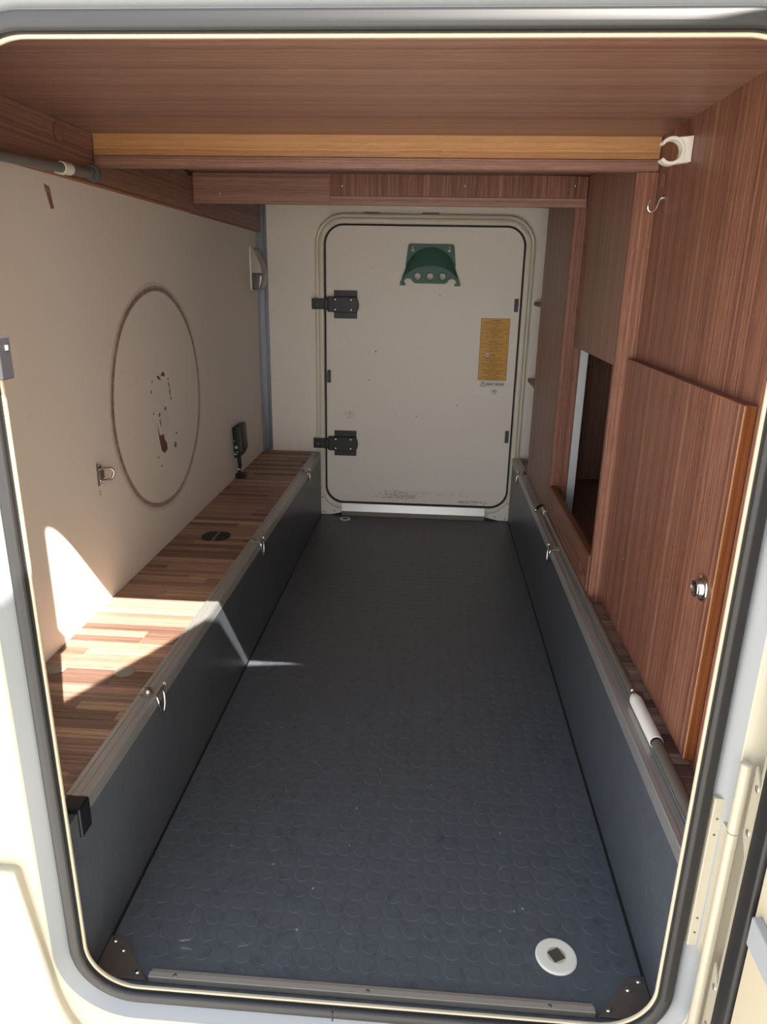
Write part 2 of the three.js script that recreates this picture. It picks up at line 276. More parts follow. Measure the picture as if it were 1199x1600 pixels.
// ------------------------------------------------------------------ left wall with tyre mark and torn sticker
{
  const map = canvasMap(2048, 1024, ZB, 0, 0.2, 1.2, '#e3dbd2', (g, X, Y, S) => {
    const w = 2048, h = 1024;
    for (let i = 0; i < 26000; i++) { g.fillStyle = ['rgba(255,250,240,.05)', 'rgba(90,76,66,.035)'][i % 2]; g.fillRect(rnd() * w, rnd() * h, rr(1, 4), rr(1, 3)); }
    // tyre ring
    const cz = -1.068, cy = 0.638, R = 0.288;
    for (let p = 0; p < 4; p++) for (let k = 0; k < 220; k++) {
      const a0 = k / 220 * Math.PI * 2, rad = R + [0.004, 0, -0.002, 0.001][p] + 0.0012 * Math.sin(a0 * 7 + p), weight = 0.55 + 0.45 * Math.sin(a0 * 1 + 2.6) + 0.2 * Math.sin(a0 * 5 + p);
      g.strokeStyle = `rgba(104,78,66,${Math.max(0.05, [0.14, 0.42, 0.30, 0.20][p] * (0.65 + 0.5 * weight) * rr(0.7, 1.2))})`; g.lineWidth = S * [0.024, 0.0135, 0.008, 0.004][p];
      g.beginPath(); g.arc(X(cz), Y(cy), S * rad, a0, a0 + 0.0315); g.stroke();
    }
    // faint scuffs inside and around the ring
    g.lineCap = 'round';
    for (let i = 0; i < 46; i++) { const a = rr(0, 6.28), q = rr(0, 0.33), x = X(cz + q * Math.cos(a)), y = Y(cy + q * Math.sin(a)); g.strokeStyle = `rgba(96,78,66,${rr(.08, .3)})`; g.lineWidth = rr(0.6, 2); g.beginPath(); g.moveTo(x, y); g.lineTo(x + rr(-5, 5), y + rr(-16, 16)); g.stroke(); }
    for (let i = 0; i < 30; i++) { const x = X(rr(-2.1, -0.3)), y = Y(rr(0.3, 1.08)); g.strokeStyle = `rgba(110,92,80,${rr(.05, .22)})`; g.lineWidth = rr(0.6, 1.8); g.beginPath(); g.moveTo(x, y); g.lineTo(x + rr(-14, 14), y + rr(-9, 9)); g.stroke(); }
    // torn sticker residue
    const poly = (col, pts) => { g.fillStyle = col; g.beginPath(); pts.forEach(([z, y], i) => i ? g.lineTo(X(z), Y(y)) : g.moveTo(X(z), Y(y))); g.fill(); };
    const dot = (z, y, a, b, col) => { g.fillStyle = col; g.beginPath(); g.ellipse(X(z), Y(y), S * a, S * b, rr(-.4, .4), 0, 7); g.fill(); };
    const brown = '#6a4534', dk = '#41342c';
    poly('#d9d4cf', [[-1.045, 0.610], [-1.06, 0.622], [-1.09, 0.618], [-1.105, 0.600], [-1.10, 0.575], [-1.088, 0.560], [-1.08, 0.535], [-1.068, 0.53], [-1.058, 0.548], [-1.04, 0.556], [-1.046, 0.585]]);
    poly(brown, [[-1.018, 0.590], [-1.032, 0.552], [-1.058, 0.550], [-1.062, 0.536], [-1.075, 0.523], [-1.077, 0.508], [-1.058, 0.500], [-1.036, 0.512], [-1.026, 0.545]]);
    for (const [z, y, a, b] of [[-1.040, 0.603, .005, .006], [-1.042, 0.583, .003, .012], [-1.082, 0.612, .006, .005], [-1.135, 0.506, .009, .008], [-1.148, 0.535, .005, .003]]) dot(z, y, a, b, brown);
    dot(-1.137, 0.507, .004, .004, '#b59a8a');
    for (const [z, y, a, b] of [[-1.085, 0.699, .010, .006], [-1.072, 0.698, .004, .003], [-1.055, 0.692, .012, .003], [-1.05, 0.697, .009, .002], [-1.118, 0.668, .003, .008], [-1.122, 0.650, .003, .012], [-1.126, 0.632, .003, .006], [-1.115, 0.683, .003, .003], [-1.01, 0.69, .003, .003], [-1.0, 0.666, .003, .005], [-1.002, 0.612, .003, .003], [-1.012, 0.5, .003, .003], [-1.03, 0.474, .003, .003]]) dot(z, y, a, b, dk);
    // strip of old brown tape near the top rail
    poly('#7d6250', [[-0.603, 1.083], [-0.622, 1.080], [-0.626, 1.062], [-0.63, 1.045], [-0.618, 1.044], [-0.611, 1.062]]);
    poly('#9a7d66', [[-0.604, 1.077], [-0.62, 1.075], [-0.62, 1.07], [-0.606, 1.072]]);
    // rusty drip beside the tie ring
    dot(-0.684, 0.503, .004, .008, 'rgba(176,120,60,.5)');
  });
  const rough = dataTexture(512, 512, (() => { const n = noise2(256, 51); return (i, j) => { const v = 128 + (n(i / 2, j / 2) - 0.5) * 120; return [v, v, v]; }; })(), false);
  const g = box(XL - 0.03, XL, -0.04, 1.26, ZB - 0.03, -0.0245, 0); stretchUV(g, 'z', ZB, 0, 'y', 0.2, 1.2);
  structureMesh('wall_left', g, new THREE.MeshPhysicalMaterial({ map, roughness: 0.5, specularIntensity: 0.6 }), 'off-white left wall of the garage with a round tyre mark');
}
const wallMap = (s, draw) => canvasMap(1024, 1024, -0.7, 0.8, 0, 1.25, '#efe7dc', (g, X, Y, S) => {
  for (let i = 0; i < 16000; i++) { g.fillStyle = ['rgba(255,250,240,.05)', 'rgba(90,76,66,.04)'][i % 2]; g.fillRect(rnd() * 1024, rnd() * 1024, rr(1, 4), rr(1, 3)); }
  for (let i = 0; i < 60; i++) { const x = rnd() * 1024, y = rnd() * 1024; g.strokeStyle = `rgba(110,92,76,${rr(.05, .2)})`; g.lineWidth = rr(0.6, 2); g.beginPath(); g.moveTo(x, y); g.lineTo(x + rr(-10, 10), y + rr(-8, 8)); g.stroke(); }
  if (draw) draw(g, X, Y, S);
});
{
  const m = new THREE.MeshPhysicalMaterial({ map: wallMap(1), roughness: 0.5, specularIntensity: 0.6 });
  const g = box(XL, 0.80, -0.04, 1.26, ZB - 0.03, ZB, 0); stretchUV(g, 'x', -0.7, 0.8, 'y', 0, 1.25);
  const w = structure('wall_back', 'off-white far wall of the garage round the closed door');
  put('panel', g, m, w);
  for (const [x0, x1] of [[-0.278, -0.222], [-0.062, 0.0]]) put('wood_chip', box(x0, x1, 1.171, 1.176, ZB, ZB + 0.004, 0.0005, 'x'), M.oak, w);
  structureMesh('wall_right', box(0.78, 0.81, -0.04, 1.26, ZB - 0.03, -0.0245, 0), m, 'outer right wall behind the wooden cabinet');
}
// ------------------------------------------------------------------ ceiling and its wooden rails
{
  const c = structure('ceiling', 'wood-effect board forming the garage ceiling');
  put('near_board', box(XL, 0.78, CE, CE + 0.016, -0.7705, -0.0245, 0.0008, 'x', 0.13, 0.2), M.wood, c);
  put('far_board', box(XL, 0.78, CE + 0.012, CE + 0.028, ZB, -0.7705, 0.0008, 'x', 0.33, 0.1), M.wood, c);
  put('roof_board', box(XL - 0.03, 0.81, 1.235, 1.26, ZB - 0.03, -0.0245, 0), M.wood, c);
  const b1 = structure('trim_2', 'pale oak ceiling beam with a brown lower rail nearest the entrance');
  put('oak_board', box(-0.664, 0.3975, 1.150, CE + 0.01, -0.791, -0.771, 0.001, 'x'), M.oak, b1);
  put('lower_rail', box(-0.664, 0.3975, 1.1325, 1.1525, -0.793, -0.767, 0.0022, 'x', 0.21), M.wood, b1);
  const b2 = structure('trim_3', 'reddish brown ceiling beam halfway into the garage');
  put('horizontal_board', box(-0.662, -0.292, 1.1245, 1.20, -1.366, -1.35, 0.0008, 'x', 0.1), M.wood, b2);
  put('upright_board', box(-0.2918, 0.353, 1.1465, 1.20, -1.366, -1.35, 0.0008, 'y', 0.37), M.wood2, b2);
  put('upright_board', box(0.3535, 0.3825, 1.1465, 1.1985, -1.366, -1.35, 0.0008, 'y', 0.1), M.wood2, b2);
  put('bottom_rail', box(-0.2918, 0.3825, 1.1245, 1.1462, -1.367, -1.349, 0.001, 'x', 0.43), M.wood, b2);
  for (const [x, y] of [[-0.59, 1.148], [-0.259, 1.171], [0.065, 1.174], [0.35, 1.177]]) put('screw', dome(x, y, -1.35, 0.0032, 0.0016, 'z'), M.steel, b2);
  const r1 = structure('trim_4', 'brown wooden rail along the top of the left wall, near half');
  put('rail_board', box(XL, -0.665, 1.106, CE, -1.3655, -0.0245, 0.001, 'z', 0.05), M.wood, r1);
  put('edge_strip', box(XL, -0.6652, 1.1005, 1.1058, -1.3655, -0.0245, 0.0008, 'z'), M.edgePink, r1);
  put('cover_cap', new THREE.CylinderGeometry(0.016, 0.016, 0.0014, 26).rotateZ(Math.PI / 2).translate(-0.6645, 1.168, -0.64), M.wood, r1);
  put('cap_rim', new THREE.TorusGeometry(0.016, 0.0007, 6, 30).rotateY(Math.PI / 2).translate(-0.664, 1.168, -0.64), M.edge, r1);
  const r2 = structure('trim_5', 'dark brown wooden rail along the top of the left wall, far half');
  put('rail_board', box(XL, -0.667, 1.1035, CE + 0.01, -2.135, -1.372, 0.001, 'z', 0.35), M.wood, r2);
  put('edge_strip', box(XL, -0.667, 1.0995, 1.1033, -2.135, -1.372, 0.0008, 'z'), M.edge, r2);
  put('end_strip', box(XL, -0.6665, 1.0995, 1.135, -1.3718, -1.3665, 0.0008, 'y'), M.edgePink, r2);
}
// aluminium corner profile at the far left
{
  const t = structure('trim_6', 'bluish aluminium corner profile at the far left of the garage');
  put('profile', merge(box(XL, XL + 0.012, H, 1.1, ZB + 0.016, ZB + 0.03, 0.001), box(XL, XL + 0.024, H, CE + 0.01, ZB, ZB + 0.016, 0.002), box(XL + 0.024, XL + 0.034, H, CE + 0.01, ZB, ZB + 0.007, 0.001)), M.aluBlue, t);
  put('rivet', dome(XL + 0.029, 0.63, ZB + 0.007, 0.003, 0.0015, 'z'), M.steel, t);
}
// ------------------------------------------------------------------ side benches
const staveTones = [[0x947566, 1], [0xa48373, 1], [0x826657, 1], [0xb4947d, 1], [0x74594d, 1], [0xaa8b75, 1], [0x96796a, 1]].map(([c], i) => {
  const col = new THREE.Color(c), r = col.getHex(THREE.SRGBColorSpace), b = [(r >> 16) & 255, (r >> 8) & 255, r & 255];
  const map = veneer(b, b.map((q) => q * 0.66), b.map((q) => Math.min(255, q * 1.28)), 900 + i * 13, 0.85); map.repeat.set(4, 1.6);
  return new THREE.MeshPhysicalMaterial({ map, roughness: 0.5, specularIntensity: 0.6 });
});
const panelBump = dataTexture(256, 256, (() => { const n = noise2(256, 61); return (i, j) => { const v = 128 + (n(i, j / 12) - 0.5) * 190; return [v, v, v]; }; })(), false);
panelBump.repeat.set(7, 7);
const panelMap = dataTexture(512, 512, (() => { const n = noise2(256, 63), m = noise2(64, 64); return (i, j) => { const v = (n(i / 2, j / 12) - 0.5) * 9 + (m(i / 8, j / 8) - 0.5) * 6; return [76 + v, 80 + v, 87 + v]; }; })());
const panelMat = new THREE.MeshPhysicalMaterial({ map: panelMap, roughness: 0.36, bumpMap: panelBump, bumpScale: 0.00035, specularIntensity: 0.9 });
function staves(parent, x0, x1, zs, ze) {
  const ROW = 0.0246; let z = zs; const cuts = [];
  for (let j = 0; z - ROW > ze; j++, z -= ROW) {
    let x = x0 - rr(0, 0.2), last = -1;
    while (x < x1) {
      const l = rr(0.16, 0.42), a = Math.max(x, x0), b = Math.min(x + l, x1);
      if (b - a > 0.012) {
        let t = Math.floor(rnd() * staveTones.length); if (t === last) t = (t + 1) % staveTones.length; last = t;
        const g = box(a + 0.0003, b - 0.0003, H - 0.004, H + rr(-0.0002, 0.0002), z - ROW + 0.0003, z - 0.0003, 0, 'x', rr(0, 0.5), rr(0, 1));
        put('stave', g, staveTones[t], parent);
      }
      x += l;
    }
  }
}
// ribbed angle rail: profile drawn as a shape whose corner is at the origin, the flange running to -u and the apron to -v
function railGeo(sign, len) {
  const s = new THREE.Shape(), P = [];
  const W = 0.029, D = 0.0215;
  const top = [[0, 0], [-0.0035, 0.0006], [-0.007, 0.0006], [-0.0078, -0.0006], [-0.0092, -0.0006], [-0.010, 0.0], [-0.0185, 0.0], [-0.0193, -0.0007], [-0.0208, -0.0007], [-0.0216, 0.0006], [-0.0280, 0.0006], [-W, -0.0004]];
  P.push(...top.map(([u, v]) => [u, v + 0.0034]));
  P.push([-W, -0.0006], [-0.0035, -0.0006], [-0.0035, -D]);
  for (let k = 4; k >= 0; k--) { const v = -D + (4 - k) * D / 5; P.push([-0.0006, v + 0.0004], [0.0005, v + 0.0011], [0.0005, v + D / 5 - 0.0012], [-0.0006, v + D / 5 - 0.0004]); }
  P.forEach(([u, v], i) => i ? s.lineTo(u * sign, v) : s.moveTo(u * sign, v));
  const g = new THREE.ExtrudeGeometry(s, { depth: len, bevelEnabled: false });
  return toCreasedNormals(g, 0.3);
}
{
  const b = thing('side_bench', 'long raised bench with striped wooden top along the left wall', 'bench');
  put('front_panel', box(XF - 0.014, XF, 0.0, H - 0.002, -2.108, -0.0245, 0.001), panelMat, b);
  put('core', box(XL, XF - 0.0145, 0.0, H - 0.0045, ZB + 0.001, -0.0245, 0.0), M.wood, b);
  staves(b, XL + 0.0005, XF - 0.0265, -0.0255, ZB + 0.031);
  put('edge_rail', railGeo(1, 2.108 - 0.072).translate(XF, H, -2.108), M.alu, b);
  put('end_cap', box(XF - 0.024, XF + 0.0045, H - 0.042, H + 0.0045, -0.0725, -0.044, 0.003), M.black, b);
  for (const z of [-0.55, -1.0, -1.55]) put('rivet', dome(XF + 0.0006, H - 0.013, z, 0.002, 0.0012, 'x'), M.steel, b);
}
{
  const b = thing('side_bench', 'narrow raised bench with striped wooden top below the wooden cabinet', 'bench');
  put('front_panel', box(XR, XR + 0.014, 0.0, H - 0.002, -2.108, -0.0245, 0.001), panelMat, b);
  put('core', box(XR + 0.0145, 0.78, 0.0, H - 0.0045, ZB + 0.001, -0.0245, 0.0), M.wood, b);
  staves(b, XR + 0.0265, 0.43, -0.0255, ZB + 0.02);
  put('edge_rail', railGeo(-1, 2.108 - 0.028).translate(XR, H, -2.108), M.alu, b);
  for (const z of [-0.33, -0.62, -1.5]) put('rivet', dome(XR - 0.0006, H - 0.013, z, 0.002, 0.0012, '-x'), M.steel, b);
}
// ------------------------------------------------------------------ wooden cabinet on the right
{
  const c = thing('storage_cabinet', 'tall reddish brown wooden cabinet standing along the right bench', 'cabinet');
  put('near_panel', box(0.398, 0.414, HC, CE, -0.7695, -0.0245, 0.001, 'y', 0.03), M.wood2, c);
  put('near_post', box(0.360, 0.78, HC, 1.132, -0.788, -0.770, 0.0012, 'y', 0.3), M.wood2, c);
  put('upper_panel', box(0.384, 0.40, 0.771, CE + 0.01, -1.3495, -0.7885, 0.001, 'y', 0.17), M.wood, c);
  put('lower_rail', box(0.357, 0.373, HC, 0.368, -1.3495, -0.7885, 0.001, 'z', 0.4), M.wood2, c);
  put('rail_edge', box(0.357, 0.3728, 0.3682, 0.3705, -1.3495, -0.7885, 0.0006, 'z'), M.edge, c);
  put('far_post', box(0.354, 0.406, HC, 1.1245, -1.368, -1.350, 0.0012, 'y', 0.22), M.wood2, c);
  put('metal_strip', box(0.4062, 0.428, HC, 0.80, -1.3558, -1.350, 0.0008), M.aluPale, c);
  put('far_panel', box(0.356, 0.372, HC, 1.168, -1.846, -1.3685, 0.001, 'y', 0.26), M.wood, c);
  put('far_board', box(0.372, 0.78, HC, CE + 0.01, -1.846, -1.83, 0.001, 'y', 0.1), M.wood, c);
  put('corner_block', box(0.335, 0.372, 1.168, CE + 0.01, -1.846, -1.80, 0.001, 'y', 0.1), M.wood, c);
  for (const y of [0.862, 0.576]) put('shelf', box(0.372, 0.78, y - 0.008, y + 0.006, ZB + 0.002, -1.8465, 0.001, 'x', 0.1), M.wood, c);
  // door with lock
  const d = put('cabinet_door', box(0.382, 0.3975, 0.284, 0.797, -0.7655, -0.205, 0.0012, 'y', 0.43), M.wood2, c);
  put('edge_band', merge(box(0.3835, 0.397, 0.2845, 0.7965, -0.2052, -0.2035, 0.0006, 'y')), M.edge, d);
  put('edge_line', box(0.3818, 0.3838, 0.2845, 0.7965, -0.206, -0.2032, 0.0007, 'y'), M.oak, d);
  const L = put('lock', lathe([[0, 0.0], [0.0185, 0.0], [0.0185, 0.002], [0.0165, 0.004], [0.0135, 0.0045], [0.0125, 0.011], [0.0115, 0.0125], [0.009, 0.0128], [0.0085, 0.0095], [0, 0.0095]], 36).rotateZ(Math.PI / 2).translate(0.382, 0.540, -0.235), M.chrome, d);
  L.userData.label = 'chrome round lock';
  // oval cover caps and screw holes
  const cap = (x, y, z, r) => { put('cover_cap', new THREE.CylinderGeometry(r, r, 0.0014, 24).rotateZ(Math.PI / 2).translate(x, y, z), M.wood, c); put('cap_rim', new THREE.TorusGeometry(r, 0.0006, 6, 28).rotateY(Math.PI / 2).translate(x - 0.0005, y, z), M.edge, c); };
  cap(0.3977, 1.113, -0.733, 0.014); cap(0.3567, 0.322, -1.30, 0.012); cap(0.3567, 0.292, -1.16, 0.012); cap(0.3567, 0.318, -0.86, 0.012); cap(0.3567, 0.30, -0.82, 0.012); cap(0.3837, 1.02, -1.33, 0.013); cap(0.3837, 0.86, -1.335, 0.013);
  put('screw', dome(0.382, 0.43, -0.62, 0.002, 0.001, '-x'), M.steel, c);
}
// ------------------------------------------------------------------ far door
{
  const fr = structure('trim_7', 'cream moulded frame round the far garage door');
  put('frame_moulding', ring(B, 0.005, 0.027, ZB, -2.116, 0.006, 4), M.creamInside, fr);
  put('frame_flange', ring(B, 0.024, 0.040, ZB, -2.124, 0.005, 4), M.creamInside, fr);
  const sill = put('sill_plate', box(-0.357, 0.234, -0.0165, 0.0165, -0.0015, 0.0015, 0.0008).rotateX(-0.36).translate(0, 0.0355, -2.1085), new THREE.MeshStandardMaterial({ color: 0xe4e2dc, roughness: 0.3, metalness: 0.3 }), fr);
  for (const x of [-0.06]) put('screw', dome(x, 0.014, -2.104, 0.0025, 0.0012, 'z'), M.darkSteel, sill);
  put('sill_foot', box(-0.357, 0.234, 0.0, 0.0203, -2.128, -2.104, 0.001), M.darkSteel, fr);
  for (const s of [-1, 1]) {
    const x = s < 0 ? -0.443 : 0.331, k = -s, g = new THREE.Shape();
    g.moveTo(x, 0.002); g.lineTo(x, 0.115); g.quadraticCurveTo(x + k * 0.016, 0.035, x + k * 0.084, 0.030); g.lineTo(x + k * 0.084, 0.012); g.lineTo(x + k * 0.04, 0.002); g.closePath();
    const p = put('corner_plate', extrude(g, -2.114, -2.109, 0.0008), M.cap, fr);
    for (const [u, v] of [[0.006, 0.075], [0.012, 0.012], [0.055, 0.018]]) put('screw', dome(x + k * u, v, -2.109, 0.0028, 0.0012, 'z'), M.darkGrey, p);
  }
  const d = structure('door_1', 'closed off-white door at the far end of the garage');
  const map = wallMap(2, (g, X, Y, S) => {
    const smear = (x, y, a, b, col, n) => { for (let i = 0; i < n; i++) { const q = Math.sqrt(-2 * Math.log(1 - rnd() * 0.98)) * 0.5, t = rnd() * 6.28; g.fillStyle = col; g.beginPath(); g.ellipse(X(x + a * q * Math.cos(t)), Y(y + b * q * Math.sin(t)), rr(1, 6), rr(1, 4), 0, 0, 7); g.fill(); } };
    smear(-0.13, 0.085, 0.09, 0.02, 'rgba(120,92,58,.07)', 240); smear(0.0, 0.10, 0.25, 0.012, 'rgba(130,104,70,.05)', 160); smear(0.18, 0.068, 0.09, 0.008, 'rgba(80,70,60,.08)', 80); smear(0.24, 0.53, 0.015, 0.012, 'rgba(110,100,90,.10)', 30); smear(-0.33, 0.42, 0.02, 0.015, 'rgba(110,100,90,.06)', 30);
    for (const [x, y] of [[0.015, 0.885], [-0.25, 0.56], [-0.06, 0.42], [0.1, 0.47]]) { g.fillStyle = 'rgba(90,80,70,.4)'; g.beginPath(); g.ellipse(X(x), Y(y), 2.5, 2, 0, 0, 7); g.fill(); }
  });
  const leaf = extrude(rrect(B.x0, B.x1, B.y0, B.y1, B.r), ZB + 0.001, -2.134, 0.001); stretchUV(leaf, 'x', -0.7, 0.8, 'y', 0, 1.25);
  put('leaf', leaf, new THREE.MeshPhysicalMaterial({ map, roughness: 0.45, specularIntensity: 0.6 }), d);
  put('seal', ring(B, -0.001, 0.0052, ZB + 0.001, -2.127, 0.0015), M.blackLine, d);
  for (const y of [0.844, 0.302]) {
    const h = new THREE.Group(); h.name = 'hinge'; d.add(h); h.userData.label = 'black hinge with four bright bolts';
    put('back_plate', box(-0.389, -0.300, y - 0.051, y + 0.052, -2.1338, -2.126, 0.001), M.black, h);
    const s = new THREE.Shape(); s.moveTo(-0.412, y - 0.027); s.lineTo(-0.302, y - 0.029); s.quadraticCurveTo(-0.283, y, -0.302, y + 0.029); s.lineTo(-0.412, y + 0.029); s.closePath();
    put('hinge_body', extrude(s, -2.126, -2.108, 0.002), M.black, h);
    put('strap', merge(box(-0.472, -0.410, y - 0.018, y + 0.022, -2.116, -2.106, 0.001), box(-0.424, -0.408, y - 0.02, y + 0.024, -2.116, -2.101, 0.003)), M.black, h);
    for (const u of [-0.382, -0.321]) for (const v of [-0.018, 0.019]) put('bolt', dome(u, y + v, -2.1082, 0.0052, 0.003, 'z'), M.chrome, h);
    put('strap_screw', dome(-0.452, y, -2.106, 0.002, 0.001, 'z'), M.steel, h);
  }
  for (const [x, y] of [[-0.410, 0.570], [0.287, 0.854], [0.287, 0.349]]) put('catch', box(x - 0.007 + (x > 0 ? 0.017 : 0), x + 0.007 + (x > 0 ? 0.017 : 0), y - 0.024, y + 0.024, -2.1338, -2.122, 0.002), M.darkGrey, d);
  const lab = canvasMap(440, 960, 0, 1, 0, 1, '#d49a1e', (g) => {
    const w = 440; g.strokeStyle = '#4a3410'; g.lineWidth = 5; g.strokeRect(3, 3, w - 6, 954);
    const ys = [8, 118, 226, 334, 440, 546, 648, 752, 856, 952];
    for (let k = 0; k < 9; k++) {
      if (k) { g.lineWidth = 3; g.strokeStyle = '#5d430f'; g.beginPath(); g.moveTo(10, ys[k]); g.lineTo(w - 10, ys[k]); g.stroke(); }
      g.fillStyle = '#2e2208';
      const letters = (cx, y, n, cw, hh) => { let x = cx - n * cw / 2; for (let i = 0; i < n; i++, x += cw) { if (rnd() < 0.12) continue; g.fillRect(x, y, cw * 0.26, hh); if (rnd() < 0.7) g.fillRect(x, y + (rnd() < 0.5 ? 0 : hh * 0.42), cw * 0.72, hh * 0.2); if (rnd() < 0.6) g.fillRect(x + cw * 0.5, y, cw * 0.24, hh); } };
      letters(w / 2, ys[k] + 14, [11, 9, 8, 12, 10, 8, 9, 8, 10][k], 13, 17);
      const rows = [3, 3, 2, 3, 2, 3, 3, 3, 3][k];
      for (let q = 0; q < rows; q++) letters(w / 2 + rr(-6, 6), ys[k] + 42 + q * 21, Math.floor(rr(26, 46)) - (q === rows - 1 ? 12 : 0), 8.6, 11);
      g.fillRect(w - 40, ys[k] + 14, 14, 9);
    }
  });
  const stick = put('warning_label', stretchUV(box(0.176, 0.286, 0.571, 0.805, -2.1338, -2.1331, 0), 'x', 0.176, 0.286, 'y', 0.571, 0.805), new THREE.MeshStandardMaterial({ map: lab, roughness: 0.45 }), d); stick.userData.label = 'yellow label with dense lines of small dark print';
  const lab2 = canvasMap(512, 128, 0, 1, 0, 1, '#d9d6cd', (g) => {
    g.strokeStyle = '#1e1e1e'; g.lineWidth = 8; g.beginPath(); g.moveTo(20, 112); g.lineTo(72, 14); g.lineTo(124, 112); g.closePath(); g.stroke();
    g.fillStyle = '#1e1e1e'; g.fillRect(67, 44, 11, 34); g.fillRect(67, 86, 11, 11);
    g.font = 'bold 66px sans-serif'; g.textBaseline = 'middle'; g.fillText('MAX 150 KG', 136, 68, 366);
  });
  put('weight_label', stretchUV(box(0.184, 0.280, 0.545, 0.569, -2.1338, -2.1331, 0), 'x', 0.184, 0.280, 'y', 0.545, 0.569), new THREE.MeshStandardMaterial({ map: lab2, roughness: 0.45 }), d).userData.label = 'white label reading MAX 150 KG';
  for (const [x, y] of [[-0.226, 0.671], [0.208, 0.668]]) { const cpx = put('screw_cap', dome(x, y, -2.1331, 0.0068, 0.0025, 'z'), M.cap, d); put('screw_hole', new THREE.CylinderGeometry(0.0024, 0.0024, 0.001, 12).rotateX(Math.PI / 2).translate(x, y, -2.1304), M.blackLine, cpx); }
}
// green hose holder on the far door
{
  const g = thing('hose_holder', 'dark green plastic hose holder fixed near the top of the far door', 'hose holder');
  g.position.set(-0.0245, 1.0, -2.133);
  const bp = new THREE.Shape(); bp.moveTo(-0.094, -0.012); bp.lineTo(-0.086, 0.058); bp.quadraticCurveTo(-0.084, 0.067, -0.076, 0.067); bp.lineTo(0.076, 0.067); bp.quadraticCurveTo(0.084, 0.067, 0.086, 0.058); bp.lineTo(0.094, -0.012); bp.closePath();
  for (const s of [-1, 1]) { const k = new THREE.Path(); k.absarc(s * 0.068, 0.044, 0.0052, 0, 6.283); bp.holes.push(k); const q = new THREE.Path(); q.moveTo(s * 0.068 - 0.0022, 0.051); q.lineTo(s * 0.068 + 0.0022, 0.051); q.lineTo(s * 0.068 + 0.0022, 0.058); q.lineTo(s * 0.068 - 0.0022, 0.058); q.closePath(); bp.holes.push(q); }
  put('wall_plate', extrude(bp, 0.0, 0.006, 0.0008), M.green, g);
  // saddle: a curved sheet sweeping forward and down from the plate
  const NU = 28, NV = 10, pos = [], idx = [];
  const arc = (u, v, off) => { const t = (u * 2 - 1), w0 = 0.096 + 0.016 * v, lift = Math.sqrt(Math.max(0, 1 - t * t * 0.92)); const y0 = -0.026 - 0.050 * v, hh = 0.082 - 0.018 * v; return [w0 * t * (1 + off * 0.6), y0 + hh * (lift - 0.283) / 0.717 + off * 0.05, 0.006 + 0.026 * Math.pow(v, 0.8) ]; };
  for (const off of [0, -0.045]) for (let j = 0; j <= NV; j++) for (let i = 0; i <= NU; i++) pos.push(...arc(i / NU, j / NV, off));
  const N = (NU + 1) * (NV + 1);
  for (let j = 0; j < NV; j++) for (let i = 0; i < NU; i++) { const a = j * (NU + 1) + i, b = a + 1, c2 = a + NU + 1, d2 = c2 + 1; idx.push(a, c2, b, b, c2, d2, N + a, N + b, N + c2, N + b, N + d2, N + c2); }
  const rim = []; for (let i = 0; i <= NU; i++) rim.push(i); for (let j = 1; j <= NV; j++) rim.push(j * (NU + 1) + NU); for (let i = NU - 1; i >= 0; i--) rim.push(NV * (NU + 1) + i); for (let j = NV - 1; j > 0; j--) rim.push(j * (NU + 1));
  rim.forEach((a, k) => { const b = rim[(k + 1) % rim.length]; idx.push(a, b, N + a, b, N + b, N + a); });
  const sg = new THREE.BufferGeometry(); sg.setAttribute('position', new THREE.Float32BufferAttribute(pos, 3)); sg.setIndex(idx);
  put('saddle', toCreasedNormals(sg, 0.6), M.green, g);
  const f = new THREE.Shape(), top = []; for (let i = 0; i <= 24; i++) { const p = arc(i / 24, 1, 0); top.push([p[0], p[1] + 0.003]); }
  top.forEach(([x, y], i) => i ? f.lineTo(x, y) : f.moveTo(x, y));
  for (const p of [[0.112, -0.081], [0.092, -0.081], [0.092, -0.072], [0.099, -0.070], [0.094, -0.060], [0.082, -0.055], [0.070, -0.059], [0.064, -0.068], [0.054, -0.073], [-0.054, -0.073], [-0.064, -0.068], [-0.070, -0.059], [-0.082, -0.055], [-0.094, -0.060], [-0.099, -0.070], [-0.092, -0.072], [-0.092, -0.081], [-0.112, -0.081]]) f.lineTo(...p);
  for (const x of [-0.0465, 0, 0.0465]) { const k = new THREE.Path(); k.absarc(x, -0.049, 0.0128, 0, 6.283); f.holes.push(k); }
  put('front_flange', extrude(f, 0.029, 0.036, 0.001), M.green, g);
  for (const x of [-0.0465, 0, 0.0465]) put('hole_rim', new THREE.TorusGeometry(0.0138, 0.0014, 6, 28).translate(x, -0.049, 0.036), M.green, g);
}
